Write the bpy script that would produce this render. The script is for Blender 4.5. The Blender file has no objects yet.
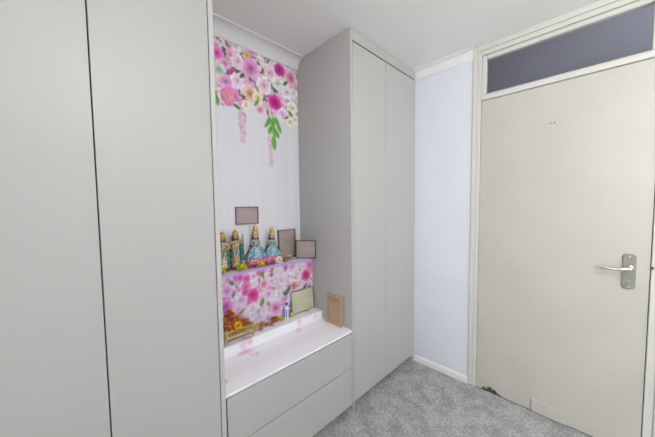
import bpy, bmesh, math, random
import numpy as np
from mathutils import Vector, Matrix, Quaternion

R = math.radians
PI = math.pi
scene = bpy.context.scene
COL = scene.collection
random.seed(7)

# ------------------------------------------------------------------ dimensions (metres)
H = 2.36                 # ceiling
XD = 2.063               # door wall plane
D = 0.506                # back wall of the alcove
NL, NR = 0.457, 1.268    # alcove sides
CT = 0.527               # worktop top
YR, ZR = 0.271, 0.580    # low ledge front and top
YS, ZS = 0.369, 0.937    # shrine shelf front and top
XW, YF = -0.98, -3.40    # wall behind the photographer, window wall
LY0, LY1 = -3.10, -1.45       # second window, added opposite the door for side light
WX0, WX1, WZ0, WZ1 = 0.55, 1.95, 0.95, 2.20

# ------------------------------------------------------------------ materials
def srgb(r, g, b):
    def f(c):
        c /= 255.0
        return c / 12.92 if c <= 0.04045 else ((c + 0.055) / 1.055) ** 2.4
    return (f(r), f(g), f(b), 1.0)

def mat(name, rgb, rough=0.5, metal=0.0, var=0.0, scale=20.0, bump=0.0, bscale=None, spec=0.5, stretch=None):
    m = bpy.data.materials.new(name); m.use_nodes = True
    nt = m.node_tree; bs = nt.nodes['Principled BSDF']
    bs.inputs['Roughness'].default_value = rough
    bs.inputs['Metallic'].default_value = metal
    bs.inputs['Specular IOR Level'].default_value = spec
    c = srgb(*rgb)
    bs.inputs['Base Color'].default_value = c
    tc = nt.nodes.new('ShaderNodeTexCoord')
    src = tc.outputs['Object']
    if stretch:
        mp = nt.nodes.new('ShaderNodeMapping'); mp.inputs['Scale'].default_value = stretch
        nt.links.new(src, mp.inputs['Vector']); src = mp.outputs['Vector']
    if var > 0:
        n = nt.nodes.new('ShaderNodeTexNoise'); n.inputs['Scale'].default_value = scale
        n.inputs['Detail'].default_value = 4
        nt.links.new(src, n.inputs['Vector'])
        rp = nt.nodes.new('ShaderNodeValToRGB')
        rp.color_ramp.elements[0].position = 0.3; rp.color_ramp.elements[1].position = 0.7
        lo = [max(0, x * (1 - var)) for x in c[:3]] + [1]
        hi = [min(1, x * (1 + var)) for x in c[:3]] + [1]
        rp.color_ramp.elements[0].color = lo; rp.color_ramp.elements[1].color = hi
        nt.links.new(n.outputs['Fac'], rp.inputs['Fac'])
        nt.links.new(rp.outputs['Color'], bs.inputs['Base Color'])
    if bump > 0:
        n2 = nt.nodes.new('ShaderNodeTexNoise'); n2.inputs['Scale'].default_value = bscale or scale
        n2.inputs['Detail'].default_value = 3
        nt.links.new(src, n2.inputs['Vector'])
        b = nt.nodes.new('ShaderNodeBump'); b.inputs['Strength'].default_value = bump
        b.inputs['Distance'].default_value = 0.004
        nt.links.new(n2.outputs['Fac'], b.inputs['Height'])
        nt.links.new(b.outputs['Normal'], bs.inputs['Normal'])
    return m

def mat_carpet():
    m = bpy.data.materials.new('carpet_pile'); m.use_nodes = True
    nt = m.node_tree; bs = nt.nodes['Principled BSDF']
    bs.inputs['Roughness'].default_value = 1.0; bs.inputs['Specular IOR Level'].default_value = 0.05
    tc = nt.nodes.new('ShaderNodeTexCoord')
    def noise(scale, detail, rough=0.55):
        n = nt.nodes.new('ShaderNodeTexNoise'); n.inputs['Scale'].default_value = scale
        n.inputs['Detail'].default_value = detail; n.inputs['Roughness'].default_value = rough
        nt.links.new(tc.outputs['Object'], n.inputs['Vector']); return n
    def ramp(src, p0, c0, p1, c1):
        r = nt.nodes.new('ShaderNodeValToRGB')
        r.color_ramp.elements[0].position = p0; r.color_ramp.elements[0].color = c0
        r.color_ramp.elements[1].position = p1; r.color_ramp.elements[1].color = c1
        nt.links.new(src, r.inputs['Fac']); return r
    fine = ramp(noise(125, 4, 0.8).outputs['Fac'], 0.30, srgb(120, 119, 120), 0.70, srgb(230, 229, 229))
    blot = ramp(noise(9, 4, 0.6).outputs['Fac'], 0.36, (0.70, 0.70, 0.70, 1), 0.60, (1, 1, 1, 1))
    mid = ramp(noise(48, 2).outputs['Fac'], 0.38, (0.80, 0.80, 0.80, 1), 0.62, (1, 1, 1, 1))
    mx = nt.nodes.new('ShaderNodeMix'); mx.data_type = 'RGBA'; mx.blend_type = 'MULTIPLY'; mx.inputs[0].default_value = 1
    nt.links.new(fine.outputs['Color'], mx.inputs[6]); nt.links.new(blot.outputs['Color'], mx.inputs[7])
    m2 = nt.nodes.new('ShaderNodeMix'); m2.data_type = 'RGBA'; m2.blend_type = 'MULTIPLY'; m2.inputs[0].default_value = 1
    nt.links.new(mx.outputs[2], m2.inputs[6]); nt.links.new(mid.outputs['Color'], m2.inputs[7])
    nt.links.new(m2.outputs[2], bs.inputs['Base Color'])
    b = nt.nodes.new('ShaderNodeBump'); b.inputs['Strength'].default_value = 0.6; b.inputs['Distance'].default_value = 0.006
    nt.links.new(noise(240, 3).outputs['Fac'], b.inputs['Height'])
    nt.links.new(b.outputs['Normal'], bs.inputs['Normal'])
    return m

def mat_attr(name, rough=0.45, spec=0.3):
    m = bpy.data.materials.new(name); m.use_nodes = True
    nt = m.node_tree; bs = nt.nodes['Principled BSDF']
    bs.inputs['Roughness'].default_value = rough; bs.inputs['Specular IOR Level'].default_value = spec
    a = nt.nodes.new('ShaderNodeAttribute'); a.attribute_name = 'print'
    nt.links.new(a.outputs['Color'], bs.inputs['Base Color'])
    return m

def mat_glass(name, tint, gloss=0.1):
    m = bpy.data.materials.new(name); m.use_nodes = True
    nt = m.node_tree; nt.nodes.remove(nt.nodes['Principled BSDF'])
    out = nt.nodes['Material Output']
    t = nt.nodes.new('ShaderNodeBsdfTransparent'); t.inputs['Color'].default_value = tint
    g = nt.nodes.new('ShaderNodeBsdfGlossy'); g.inputs['Roughness'].default_value = 0.08
    fr = nt.nodes.new('ShaderNodeFresnel'); fr.inputs['IOR'].default_value = 1.45
    mx = nt.nodes.new('ShaderNodeMixShader')
    nt.links.new(fr.outputs[0], mx.inputs[0]); nt.links.new(t.outputs[0], mx.inputs[1]); nt.links.new(g.outputs[0], mx.inputs[2])
    nt.links.new(mx.outputs[0], out.inputs['Surface'])
    return m

def mat_blur(name, cols, scale=9.0, rough=0.3):
    """a soft out-of-focus print: a few colours melting into each other"""
    m = bpy.data.materials.new(name); m.use_nodes = True
    nt = m.node_tree; bs = nt.nodes['Principled BSDF']; bs.inputs['Roughness'].default_value = rough
    tc = nt.nodes.new('ShaderNodeTexCoord')
    n = nt.nodes.new('ShaderNodeTexNoise'); n.inputs['Scale'].default_value = scale; n.inputs['Detail'].default_value = 0
    nt.links.new(tc.outputs['Object'], n.inputs['Vector'])
    r = nt.nodes.new('ShaderNodeValToRGB'); el = r.color_ramp.elements
    while len(el) < len(cols): el.new(0.5)
    for i, c in enumerate(cols):
        el[i].position = 0.25 + 0.5 * i / (len(cols) - 1); el[i].color = srgb(*c)
    nt.links.new(n.outputs['Fac'], r.inputs['Fac']); nt.links.new(r.outputs['Color'], bs.inputs['Base Color'])
    return m

def mat_mottle(name, cols, scale, rough=0.5, metal=0.0):
    """small patches of several colours: brocade, printed or sequinned cloth"""
    m = bpy.data.materials.new(name); m.use_nodes = True
    nt = m.node_tree; bs = nt.nodes['Principled BSDF']
    bs.inputs['Roughness'].default_value = rough; bs.inputs['Metallic'].default_value = metal
    tc = nt.nodes.new('ShaderNodeTexCoord')
    v = nt.nodes.new('ShaderNodeTexVoronoi'); v.inputs['Scale'].default_value = scale
    nt.links.new(tc.outputs['Object'], v.inputs['Vector'])
    sp = nt.nodes.new('ShaderNodeSeparateColor'); nt.links.new(v.outputs['Color'], sp.inputs[0])
    r = nt.nodes.new('ShaderNodeValToRGB'); r.color_ramp.interpolation = 'CONSTANT'; el = r.color_ramp.elements
    while len(el) < len(cols): el.new(0.5)
    for i, c in enumerate(cols):
        el[i].position = i / len(cols); el[i].color = srgb(*c)
    nt.links.new(sp.outputs[0], r.inputs['Fac']); nt.links.new(r.outputs['Color'], bs.inputs['Base Color'])
    return m

M = {}
M['ceiling'] = mat('ceiling_paint', (240, 239, 236), 0.9, var=0.015, scale=3, spec=0.1)
M['wall'] = mat('cool_white_wall', (209, 211, 218), 0.75, var=0.02, scale=5, bump=0.08, bscale=40, spec=0.2)
M['coving'] = mat('coving_white', (218, 218, 217), 0.7, spec=0.2)
M['trim'] = mat('cream_gloss_trim', (197, 195, 188), 0.4, var=0.02, scale=8, bump=0.05, bscale=25)
M['door'] = mat('cream_door_paint', (180, 177, 168), 0.45, var=0.035, scale=4, bump=0.05, bscale=18)
M['unit'] = mat('grey_cabinet_board', (180, 179, 176), 0.42, var=0.012, scale=3, spec=0.35)
M['edge'] = mat('pale_cabinet_edge', (190, 189, 186), 0.45, spec=0.35)
M['dark'] = mat('dark_gap', (70, 66, 60), 0.8)
M['carpet'] = mat_carpet()
M['print'] = mat_attr('printed_film', 0.4, 0.35)
M['film'] = mat_attr('plank_print_film', 0.32, 0.4)
M['lilac'] = mat('lilac_edge_tape', (176, 158, 214), 0.45)
M['whitefilm'] = mat('white_shelf_film', (242, 240, 246), 0.35)
M['nickel'] = mat('satin_nickel', (132, 130, 121), 0.55, 0.4, var=0.05, scale=40)
M['chrome'] = mat('polished_lever', (226, 222, 212), 0.22, 1.0)
M['hole'] = mat('screw_hole_dark', (92, 88, 80), 0.8)
M['splinter'] = mat('bare_splintered_wood', (150, 142, 124), 0.9, var=0.4, scale=60)
M['rust'] = mat('rusty_chip', (120, 70, 45), 0.8)
M['glass'] = mat_glass('fanlight_glass', (0.93, 0.93, 0.95, 1))
M['wglass'] = mat_glass('window_glass', (0.97, 0.98, 0.98, 1))
M['hall'] = mat('hall_paint', (176, 177, 186), 0.9)
M['hallfloor'] = mat('hall_floor', (90, 84, 78), 0.9)
M['gold'] = mat_mottle('gold_paint', [(212, 176, 92), (226, 202, 140), (184, 140, 64), (216, 190, 110), (150, 112, 66)], 170, .4, .25)
M['brass'] = mat('antique_brass', (196, 174, 118), 0.40, 0.45, var=0.25, scale=90)
M['tan'] = mat('gilt_tan_frame', (186, 158, 118), 0.45, 0.15, var=0.12, scale=60)
M['black'] = mat('black_thin_frame', (62, 60, 58), 0.4)
M['silver'] = mat('grey_silver_frame', (150, 150, 142), 0.35, 0.5)
M['brownframe'] = mat('brown_grey_frame', (112, 96, 86), 0.5)
M['skin'] = mat('painted_skin', (222, 182, 150), 0.5)
M['skin2'] = mat('painted_tan_skin', (196, 152, 112), 0.5)
M['hair'] = mat('black_hair', (74, 66, 72), 0.6, var=0.4, scale=90)
M['navy'] = mat_mottle('slate_blue_cloth', [(84, 104, 132), (104, 128, 150), (70, 84, 110), (120, 150, 168)], 150, .5)
M['blue'] = mat_mottle('blue_sequin_satin', [(52, 104, 152), (92, 168, 206), (120, 190, 220), (70, 140, 186), (196, 220, 226), (84, 150, 190)], 190, .4)
M['palecyan'] = mat_mottle('pale_cyan_net', [(150, 200, 216), (206, 214, 206), (110, 176, 200), (196, 180, 130), (88, 150, 156)], 210, .5)
M['teal'] = mat_mottle('teal_satin', [(96, 158, 164), (120, 178, 182), (84, 140, 150), (150, 190, 186)], 120, .5)
M['pink'] = mat_mottle('magenta_frill', [(200, 66, 128), (222, 120, 164), (176, 44, 104), (232, 170, 190), (206, 90, 150), (224, 190, 170)], 130, .6)
M['rose'] = mat('rose_pink', (228, 140, 172), 0.6, var=0.2, scale=60)
M['cream'] = mat_mottle('cream_brocade', [(222, 212, 178), (206, 190, 140), (226, 222, 204), (170, 170, 130), (186, 150, 100)], 180, .6)
M['goldcloth'] = mat_mottle('gold_brocade', [(200, 172, 112), (176, 138, 84), (214, 200, 150), (120, 160, 160), (160, 120, 84)], 200, .5)
M['plinth'] = mat('dark_brown_plinth', (92, 64, 50), 0.5)
M['yellow'] = mat('marigold_yellow', (238, 228, 48), 0.6, var=0.15, scale=80)
M['yellow2'] = mat('bright_yellow_petal', (250, 206, 40), 0.6, var=0.1, scale=80)
M['lime'] = mat('lime_peel', (172, 190, 52), 0.4, var=0.12, scale=70)
M['orange'] = mat('orange_petal', (232, 154, 84), 0.6, var=0.2, scale=80)
M['red'] = mat('red_petal', (206, 112, 92), 0.6, var=0.25, scale=80)
M['peach'] = mat('peach_petal', (224, 168, 130), 0.6, var=0.15, scale=80)
M['white'] = mat('white_petal', (236, 230, 214), 0.6, var=0.05, scale=60)
M['green'] = mat('leaf_green', (90, 140, 50), 0.5, var=0.2, scale=60)
M['centre'] = mat('olive_flower_centre', (110, 120, 60), 0.7, var=0.3, scale=200)
M['paint'] = mat('dark_painted_lines', (50, 34, 34), 0.5)
M['lips'] = mat('painted_lips', (176, 60, 66), 0.5)
M['porcelain'] = mat('white_porcelain', (216, 220, 232), 0.25)
M['bluepaint'] = mat('blue_glaze', (58, 96, 190), 0.25)
M['clay'] = mat('terracotta_clay', (176, 116, 84), 0.7, var=0.15, scale=70)
M['p_wall'] = mat_blur('blurred_mauve_print', [(150, 144, 142), (176, 158, 160), (120, 116, 112)], 7)
M['p_brown'] = mat_blur('blurred_brown_print', [(140, 132, 126), (168, 152, 146), (128, 120, 110)], 6)
M['p_grey'] = mat_blur('blurred_grey_print', [(122, 126, 126), (176, 156, 150), (138, 138, 136)], 8)
M['p_lime'] = mat_blur('blurred_pale_green_print', [(172, 172, 156), (198, 196, 168), (172, 178, 146)], 8)
M['p_tan'] = mat_blur('blurred_tan_print', [(150, 130, 104), (178, 154, 128), (166, 142, 92)], 8)

# ------------------------------------------------------------------ mesh helpers
def add_box(bm, x0, x1, y0, y1, z0, z1, bevel=0.0, seg=1):
    xs, ys, zs = sorted((x0, x1)), sorted((y0, y1)), sorted((z0, z1))
    v = [bm.verts.new((x, y, z)) for x in xs for y in ys for z in zs]
    idx = [(0, 1, 3, 2), (4, 6, 7, 5), (0, 4, 5, 1), (2, 3, 7, 6), (0, 2, 6, 4), (1, 5, 7, 3)]
    fs = [bm.faces.new([v[i] for i in f]) for f in idx]
    if bevel > 0:
        es = list({e for f in fs for e in f.edges})
        bmesh.ops.bevel(bm, geom=es, offset=bevel, segments=seg, affect='EDGES', profile=0.5)
    return bm

def box(*a, bevel=0.0, seg=1):
    return add_box(bmesh.new(), *a, bevel=bevel, seg=seg)

def add_lathe(bm, prof, n=24, c=(0, 0, 0), sx=1, sy=1, wob=None, cap=True):
    """prof: list of (radius, z); wob(i, angle, t) -> radius factor"""
    rings = []
    for i, (r, z) in enumerate(prof):
        ring = []
        for k in range(n):
            a = 2 * PI * k / n
            f = wob(i, a, i / (len(prof) - 1)) if wob else 1
            ring.append(bm.verts.new((c[0] + sx * r * f * math.cos(a), c[1] + sy * r * f * math.sin(a), c[2] + z)))
        rings.append(ring)
    for a, b in zip(rings, rings[1:]):
        for k in range(n):
            bm.faces.new((a[k], a[(k + 1) % n], b[(k + 1) % n], b[k]))
    if cap:
        bm.faces.new(list(reversed(rings[0]))); bm.faces.new(rings[-1])
    return bm

def add_tube(bm, pts, rad, n=8, cap=True):
    pts = [Vector(p) for p in pts]
    rads = rad if isinstance(rad, (list, tuple)) else [rad] * len(pts)
    up = None; rings = []
    for i, p in enumerate(pts):
        t = (pts[min(i + 1, len(pts) - 1)] - pts[max(i - 1, 0)]).normalized()
        if up is None:
            up = t.orthogonal().normalized()
        up = (up - t * up.dot(t))
        up = up.normalized() if up.length > 1e-6 else t.orthogonal().normalized()
        s = t.cross(up)
        rings.append([bm.verts.new(p + (up * math.cos(2 * PI * k / n) + s * math.sin(2 * PI * k / n)) * rads[i]) for k in range(n)])
    for a, b in zip(rings, rings[1:]):
        for k in range(n):
            bm.faces.new((a[k], a[(k + 1) % n], b[(k + 1) % n], b[k]))
    if cap:
        bm.faces.new(list(reversed(rings[0]))); bm.faces.new(rings[-1])
    return bm

def add_ball(bm, c, r, sx=1, sy=1, sz=1, u=14, v=10):
    m = Matrix.Translation(c) @ Matrix.Diagonal((sx, sy, sz, 1))
    bmesh.ops.create_uvsphere(bm, u_segments=u, v_segments=v, radius=r, matrix=m)
    return bm

def add_prism(bm, poly, axis, a0, a1):
    """polygon in the two other axes, extruded along axis"""
    def P(p, a):
        return {'x': (a, p[0], p[1]), 'y': (p[0], a, p[1]), 'z': (p[0], p[1], a)}[axis]
    lo = [bm.verts.new(P(p, a0)) for p in poly]; hi = [bm.verts.new(P(p, a1)) for p in poly]
    n = len(poly)
    bm.faces.new(lo); bm.faces.new(list(reversed(hi)))
    for i in range(n):
        bm.faces.new((lo[i], hi[i], hi[(i + 1) % n], lo[(i + 1) % n]))
    return bm

def obj(name, bm, material, parent=None, smooth=None, world=True, label=None):
    """link ONE mesh object; when it has a parent and world=True the mesh is given in world coordinates"""
    bmesh.ops.recalc_face_normals(bm, faces=bm.faces)
    me = bpy.data.meshes.new(name); bm.to_mesh(me); bm.free()
    me.materials.append(material)
    if smooth is not None:
        me.shade_smooth()
        me.set_sharp_from_angle(angle=R(smooth))
    o = bpy.data.objects.new(name, me); COL.objects.link(o)
    if parent is not None:
        o.parent = parent
        if world:
            base = Vector((0, 0, 0)); p = parent
            while p is not None:
                base += p.location; p = p.parent
            me.transform(Matrix.Translation(-base))
    if label: o['label'] = label
    return o

def tag(o, label, cat, group=None, kind=None):
    o['label'] = label; o['category'] = cat
    if group: o['group'] = group
    if kind: o['kind'] = kind
    return o

def struct(name, bm, m, label, cat, smooth=None):
    return tag(obj(name, bm, m, smooth=smooth), label, cat, kind='structure')

def thing(name, label, cat, loc=(0, 0, 0), rot=(0, 0, 0), group=None):
    o = bpy.data.objects.new(name, None); COL.objects.link(o)
    o.location = loc; o.rotation_euler = rot; o.empty_display_size = 0.05
    return tag(o, label, cat, group)

def dup(root, loc, rot=None, label=None, scale=None):
    r = root.copy(); COL.objects.link(r); r.location = loc
    if rot is not None: r.rotation_euler = rot
    if scale is not None: r.scale = (scale,) * 3
    if label: r['label'] = label
    for ch in list(root.children):
        c = ch.copy(); COL.objects.link(c); c.parent = r
        for g in ch.children:
            d = g.copy(); COL.objects.link(d); d.parent = c
    return r

def skin_bm(verts, edges, radii, sub=1):
    me = bpy.data.meshes.new('skin_tmp'); me.from_pydata(verts, edges, [])
    o = bpy.data.objects.new('skin_tmp', me); COL.objects.link(o)
    sk = o.modifiers.new('s', 'SKIN')
    for i, r in enumerate(radii):
        rr = r if isinstance(r, tuple) else (r, r)
        me.skin_vertices[0].data[i].radius = rr
        me.skin_vertices[0].data[i].use_root = (i == 0)
    ss = o.modifiers.new('u', 'SUBSURF'); ss.levels = sub
    dg = bpy.context.evaluated_depsgraph_get()
    ev = o.evaluated_get(dg)
    m2 = bpy.data.meshes.new_from_object(ev)
    bm = bmesh.new(); bm.from_mesh(m2)
    bpy.data.objects.remove(o); bpy.data.meshes.remove(me); bpy.data.meshes.remove(m2)
    return bm

# ------------------------------------------------------------------ printed patterns (painted as colour data on a fine grid)
class Canvas:
    def __init__(s, x0, x1, z0, z1, res=0.0025, base=(205, 205, 214)):
        s.x0, s.z0, s.res = x0, z0, res
        s.nx = int(round((x1 - x0) / res)) + 1; s.nz = int(round((z1 - z0) / res)) + 1
        s.dx = (x1 - x0) / (s.nx - 1); s.dz = (z1 - z0) / (s.nz - 1)
        s.X, s.Z = np.meshgrid(x0 + np.arange(s.nx) * s.dx, z0 + np.arange(s.nz) * s.dz)
        s.C = np.zeros((s.nz, s.nx, 3)) + np.array(base, float)
    def win(s, cx, cz, r):
        i0 = max(0, int((cx - r - s.x0) / s.dx)); i1 = min(s.nx, int((cx + r - s.x0) / s.dx) + 2)
        j0 = max(0, int((cz - r - s.z0) / s.dz)); j1 = min(s.nz, int((cz + r - s.z0) / s.dz) + 2)
        return slice(j0, j1), slice(i0, i1)
    def blend(s, w, mask, col):
        m = np.clip(mask, 0, 1)[..., None]
        s.C[w] = s.C[w] * (1 - m) + np.array(col, float) * m if np.ndim(col) == 1 else s.C[w] * (1 - m) + col * m
    def petal(s, cx, cz, r, col, edge=1.1, ang=0.0, asp=1.0):
        """one petal: paler rim, deeper throat on the side of ang"""
        w = s.win(cx, cz, r * 1.2)
        if s.C[w].size == 0: return
        dx, dz = s.X[w] - cx, s.Z[w] - cz
        u = dx * math.cos(ang) + dz * math.sin(ang); v = -dx * math.sin(ang) + dz * math.cos(ang)
        d = np.sqrt((u / r) ** 2 + (v / (r * asp)) ** 2)
        mask = np.clip((1 - d) * r / s.res, 0, 1)
        t = np.clip(0.5 + 0.5 * u / r, 0, 1)[..., None]
        c = np.array(col, float)
        colr = np.clip(c * 0.80 * (1 - t) + np.minimum(c * edge + 8, 252) * t, 0, 255)
        s.blend(w, mask, colr)
    def rose(s, cx, cz, r, outer, inner, seed=0, heart=None):
        rg = random.Random(seed)
        o, i = np.array(outer, float), np.array(inner, float)
        for k, (dist, pr, n) in enumerate(((0.60, 0.46, 7), (0.44, 0.40, 6), (0.28, 0.33, 5), (0.13, 0.24, 4))):
            t = k / 3.0; base = o * (1 - t) + i * t; ph = rg.random() * 6.28
            for q in range(n):
                a = ph + 2 * PI * q / n + rg.uniform(-.15, .15)
                c = np.clip(base * rg.uniform(0.90, 1.07), 0, 250)
                s.petal(cx + r * dist * math.cos(a), cz + r * dist * math.sin(a), r * pr * rg.uniform(.9, 1.1), c, 1.12, a, rg.uniform(.85, 1.15))
        s.petal(cx, cz, r * 0.16, heart if heart else i * 0.8, 1.0)
    def mum(s, cx, cz, r, col, seed=0):
        rg = random.Random(seed)
        for k in range(4):
            n = 16 - 3 * k; rr = r * (0.72 - 0.19 * k)
            for q in range(n):
                a = 2 * PI * (q + 0.5 * k) / n
                c = np.clip(np.array(col, float) * rg.uniform(.88, 1.08), 0, 250)
                s.petal(cx + rr * math.cos(a), cz + rr * math.sin(a), r * 0.28, c, 1.06, a, 0.62)
    def leaf(s, cx, cz, ln, wd, ang, col):
        w = s.win(cx, cz, ln)
        if s.C[w].size == 0: return
        dx, dz = s.X[w] - cx, s.Z[w] - cz
        u = (dx * math.cos(ang) + dz * math.sin(ang)) / (ln / 2); v = (-dx * math.sin(ang) + dz * math.cos(ang)) / (wd / 2)
        prof = np.clip(1 - u * u, 0, 1)
        mask = np.clip((prof - np.abs(v)) * wd / 2 / s.res + .3, 0, 1) * (np.abs(u) < 1)
        c = np.array(col, float)
        rib = (np.abs(v) < 0.14)[..., None]
        colr = np.where(rib, np.minimum(c * 1.25, 240), c * (1.0 + 0.12 * np.sign(v))[..., None])
        s.blend(w, mask, colr)
    def planks(s, pw, seed, tone, grain=5.0, vertical=True):
        rg = np.random.RandomState(seed)
        A = s.X if vertical else s.Z; Bv = s.Z if vertical else s.X
        idx = np.floor((A - A.min()) / pw).astype(int)
        tones = rg.uniform(-4, 4, idx.max() + 1)[idx]
        g = np.zeros_like(A)
        for k in range(9):
            f = rg.uniform(90, 420); ph = rg.uniform(0, 6.28); wob = rg.uniform(1, 5)
            g += np.sin(A * f + ph + 1.5 * np.sin(Bv * wob * 3 + rg.uniform(0, 6.28)))
        s.C = np.array(tone, float) + (tones + g / 9 * grain * 2)[..., None] * np.array((1, 1, .95))
        seam = np.abs((A - A.min()) / pw - np.round((A - A.min()) / pw)) * pw < 0.002
        s.C[seam] -= 4
    def soften(s, n=1):
        for _ in range(n):
            P = np.pad(s.C, ((1, 1), (1, 1), (0, 0)), 'edge')
            P = (P[:-2] + 2 * P[1:-1] + P[2:]) / 4
            s.C = (P[:, :-2] + 2 * P[:, 1:-1] + P[:, 2:]) / 4
    def fade(s, gain, sat):
        g = s.C.mean(axis=2, keepdims=True); s.C = (g + (s.C - g) * sat) * gain
    def blob(s, cx, cz, r, col, k=.6):
        w = s.win(cx, cz, r)
        if s.C[w].size == 0: return
        d = np.sqrt((s.X[w] - cx) ** 2 + (s.Z[w] - cz) ** 2) / r
        s.blend(w, k * np.clip(1.15 - d, 0, 1) ** .8 * (d < 1), col)
    def to_object(s, name, place, material, parent=None):
        """place(x, z) arrays -> (N,3) coordinates"""
        n = s.nx * s.nz
        co = place(s.X.ravel(), s.Z.ravel())
        me = bpy.data.meshes.new(name)
        me.vertices.add(n); me.vertices.foreach_set('co', co.astype(np.float32).ravel())
        i = np.arange(n).reshape(s.nz, s.nx)
        q = np.stack([i[:-1, :-1], i[:-1, 1:], i[1:, 1:], i[1:, :-1]], -1).reshape(-1, 4)
        me.loops.add(q.size); me.loops.foreach_set('vertex_index', q.ravel().astype(np.int32))
        me.polygons.add(len(q)); me.polygons.foreach_set('loop_start', (np.arange(len(q)) * 4).astype(np.int32))
        me.update(calc_edges=True); me.validate()
        c = np.clip(s.C.reshape(-1, 3) / 255, 0, 1)
        lin = np.where(c <= 0.04045, c / 12.92, ((c + 0.055) / 1.055) ** 2.4)
        at = me.color_attributes.new('print', 'FLOAT_COLOR', 'POINT')
        at.data.foreach_set('color', np.concatenate([lin, np.ones((n, 1))], 1).astype(np.float32).ravel())
        me.materials.append(material)
        o = bpy.data.objects.new(name, me); COL.objects.link(o)
        if parent is not None:
            o.parent = parent; me.transform(Matrix.Translation(-parent.location))
        return o

# ------------------------------------------------------------------ the room
struct('floor', box(XW - .1, XD + .0, YF - .1, D + .1, -.06, 0), M['carpet'], 'mottled grey short-pile carpet covering the room', 'floor')
struct('ceiling', box(XW - .1, XD + .1, YF - .1, D + .1, H, H + .06), M['ceiling'], 'plain white painted ceiling', 'ceiling')
struct('wall_back', box(XW - .1, XD + .1, D + .002, D + .1, 0, H), M['wall'], 'white wall behind the wardrobes', 'wall')
DY0, DY1 = -0.424, -1.305      # rough opening of the door set
bm = bmesh.new()
add_box(bm, XD, XD + .1, DY0, D + .1, 0, H)
add_box(bm, XD, XD + .1, YF - .1, DY1, 0, H)
struct('wall_right', bm, M['wall'], 'cool white wall around the cream door', 'wall')
bm = bmesh.new()
add_box(bm, XW - .12, XW, YF - .1, LY0, 0, H); add_box(bm, XW - .12, XW, LY1, D + .1, 0, H)
add_box(bm, XW - .12, XW, LY0, LY1, 0, WZ0); add_box(bm, XW - .12, XW, LY0, LY1, WZ1, H)
struct('wall_left', bm, M['wall'], 'white wall opposite the door', 'wall')

bm = bmesh.new()
add_box(bm, XW, WX0, YF - .12, YF, 0, H); add_box(bm, WX1, XD + .1, YF - .12, YF, 0, H)
add_box(bm, WX0, WX1, YF - .12, YF, 0, WZ0); add_box(bm, WX0, WX1, YF - .12, YF, WZ1, H)
struct('wall_front', bm, M['wall'], 'white wall with the window behind the viewpoint', 'wall')
# window behind the viewpoint
bm = bmesh.new()
for a in ((WX0, WX0 + .05, WZ0, WZ1), (WX1 - .05, WX1, WZ0, WZ1), (WX0 + .05, WX1 - .05, WZ0, WZ0 + .05), (WX0 + .05, WX1 - .05, WZ1 - .05, WZ1), ((WX0 + WX1) / 2 - .03, (WX0 + WX1) / 2 + .03, WZ0 + .05, WZ1 - .05)):
    add_box(bm, a[0], a[1], YF - .09, YF - .03, a[2], a[3], bevel=.004)
w2 = struct('window_2', bm, M['trim'], 'white framed casement window behind the viewpoint', 'window')
obj('pane', box(WX0 + .05, WX1 - .05, YF - .064, YF - .058, WZ0 + .05, WZ1 - .05), M['wglass'], w2)

bm = bmesh.new()  # invented side window, out of view, opening for the fill light
for a in ((LY0, LY0 + .05, WZ0, WZ1), (LY1 - .05, LY1, WZ0, WZ1), (LY0 + .05, LY1 - .05, WZ0, WZ0 + .05), (LY0 + .05, LY1 - .05, WZ1 - .05, WZ1), ((LY0 + LY1) / 2 - .03, (LY0 + LY1) / 2 + .03, WZ0 + .05, WZ1 - .05)):
    add_box(bm, XW - .09, XW - .03, a[0], a[1], a[2], a[3], bevel=.004)
w3 = struct('added_window_3', bm, M['trim'], 'added white framed window opposite the door, for side light', 'window')
obj('pane', box(XW - .064, XW - .058, LY0 + .05, LY1 - .05, WZ0 + .05, WZ1 - .05), M['wglass'], w3)

# skirting beside the door
bm = bmesh.new()
add_prism(bm, [(XD, 0.0), (XD - .014, 0.0), (XD - .014, .036), (XD - .009, .046), (XD, .050)], 'y', -0.002, DY0)
struct('baseboard_right', bm, M['coving'], 'short white skirting board below the white wall strip', 'skirting')

# coving: quarter-hollow profile with small lips; u = out from wall, w = down from ceiling
def coving_profile(pu, pw):
    pts = [(0, 0), (0, pw), (.006, pw), (.006, pw - .008)]
    for k in range(9):
        a = PI / 2 * k / 8
        pts.append((.008 + (pu - .016) * (1 - math.cos(a)), (pw - .010) - (pw - .018) * math.sin(a)))
    pts += [(pu - .006, .008), (pu - .006, .006), (pu, .006), (pu, 0)]
    return pts
bm = bmesh.new()
add_prism(bm, [(XD - u, H - w) for u, w in coving_profile(.046, .072)], 'y', 0.0, DY0)
struct('trim_1', bm, M['coving'], 'white plaster coving above the white wall strip', 'coving', 30)
bm = bmesh.new()
add_prism(bm, [(D - u, H - w) for u, w in coving_profile(.074, .075)], 'x', NL, NR)
struct('trim_2', bm, M['coving'], 'white plaster coving above the flower mural', 'coving', 30)

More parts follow.
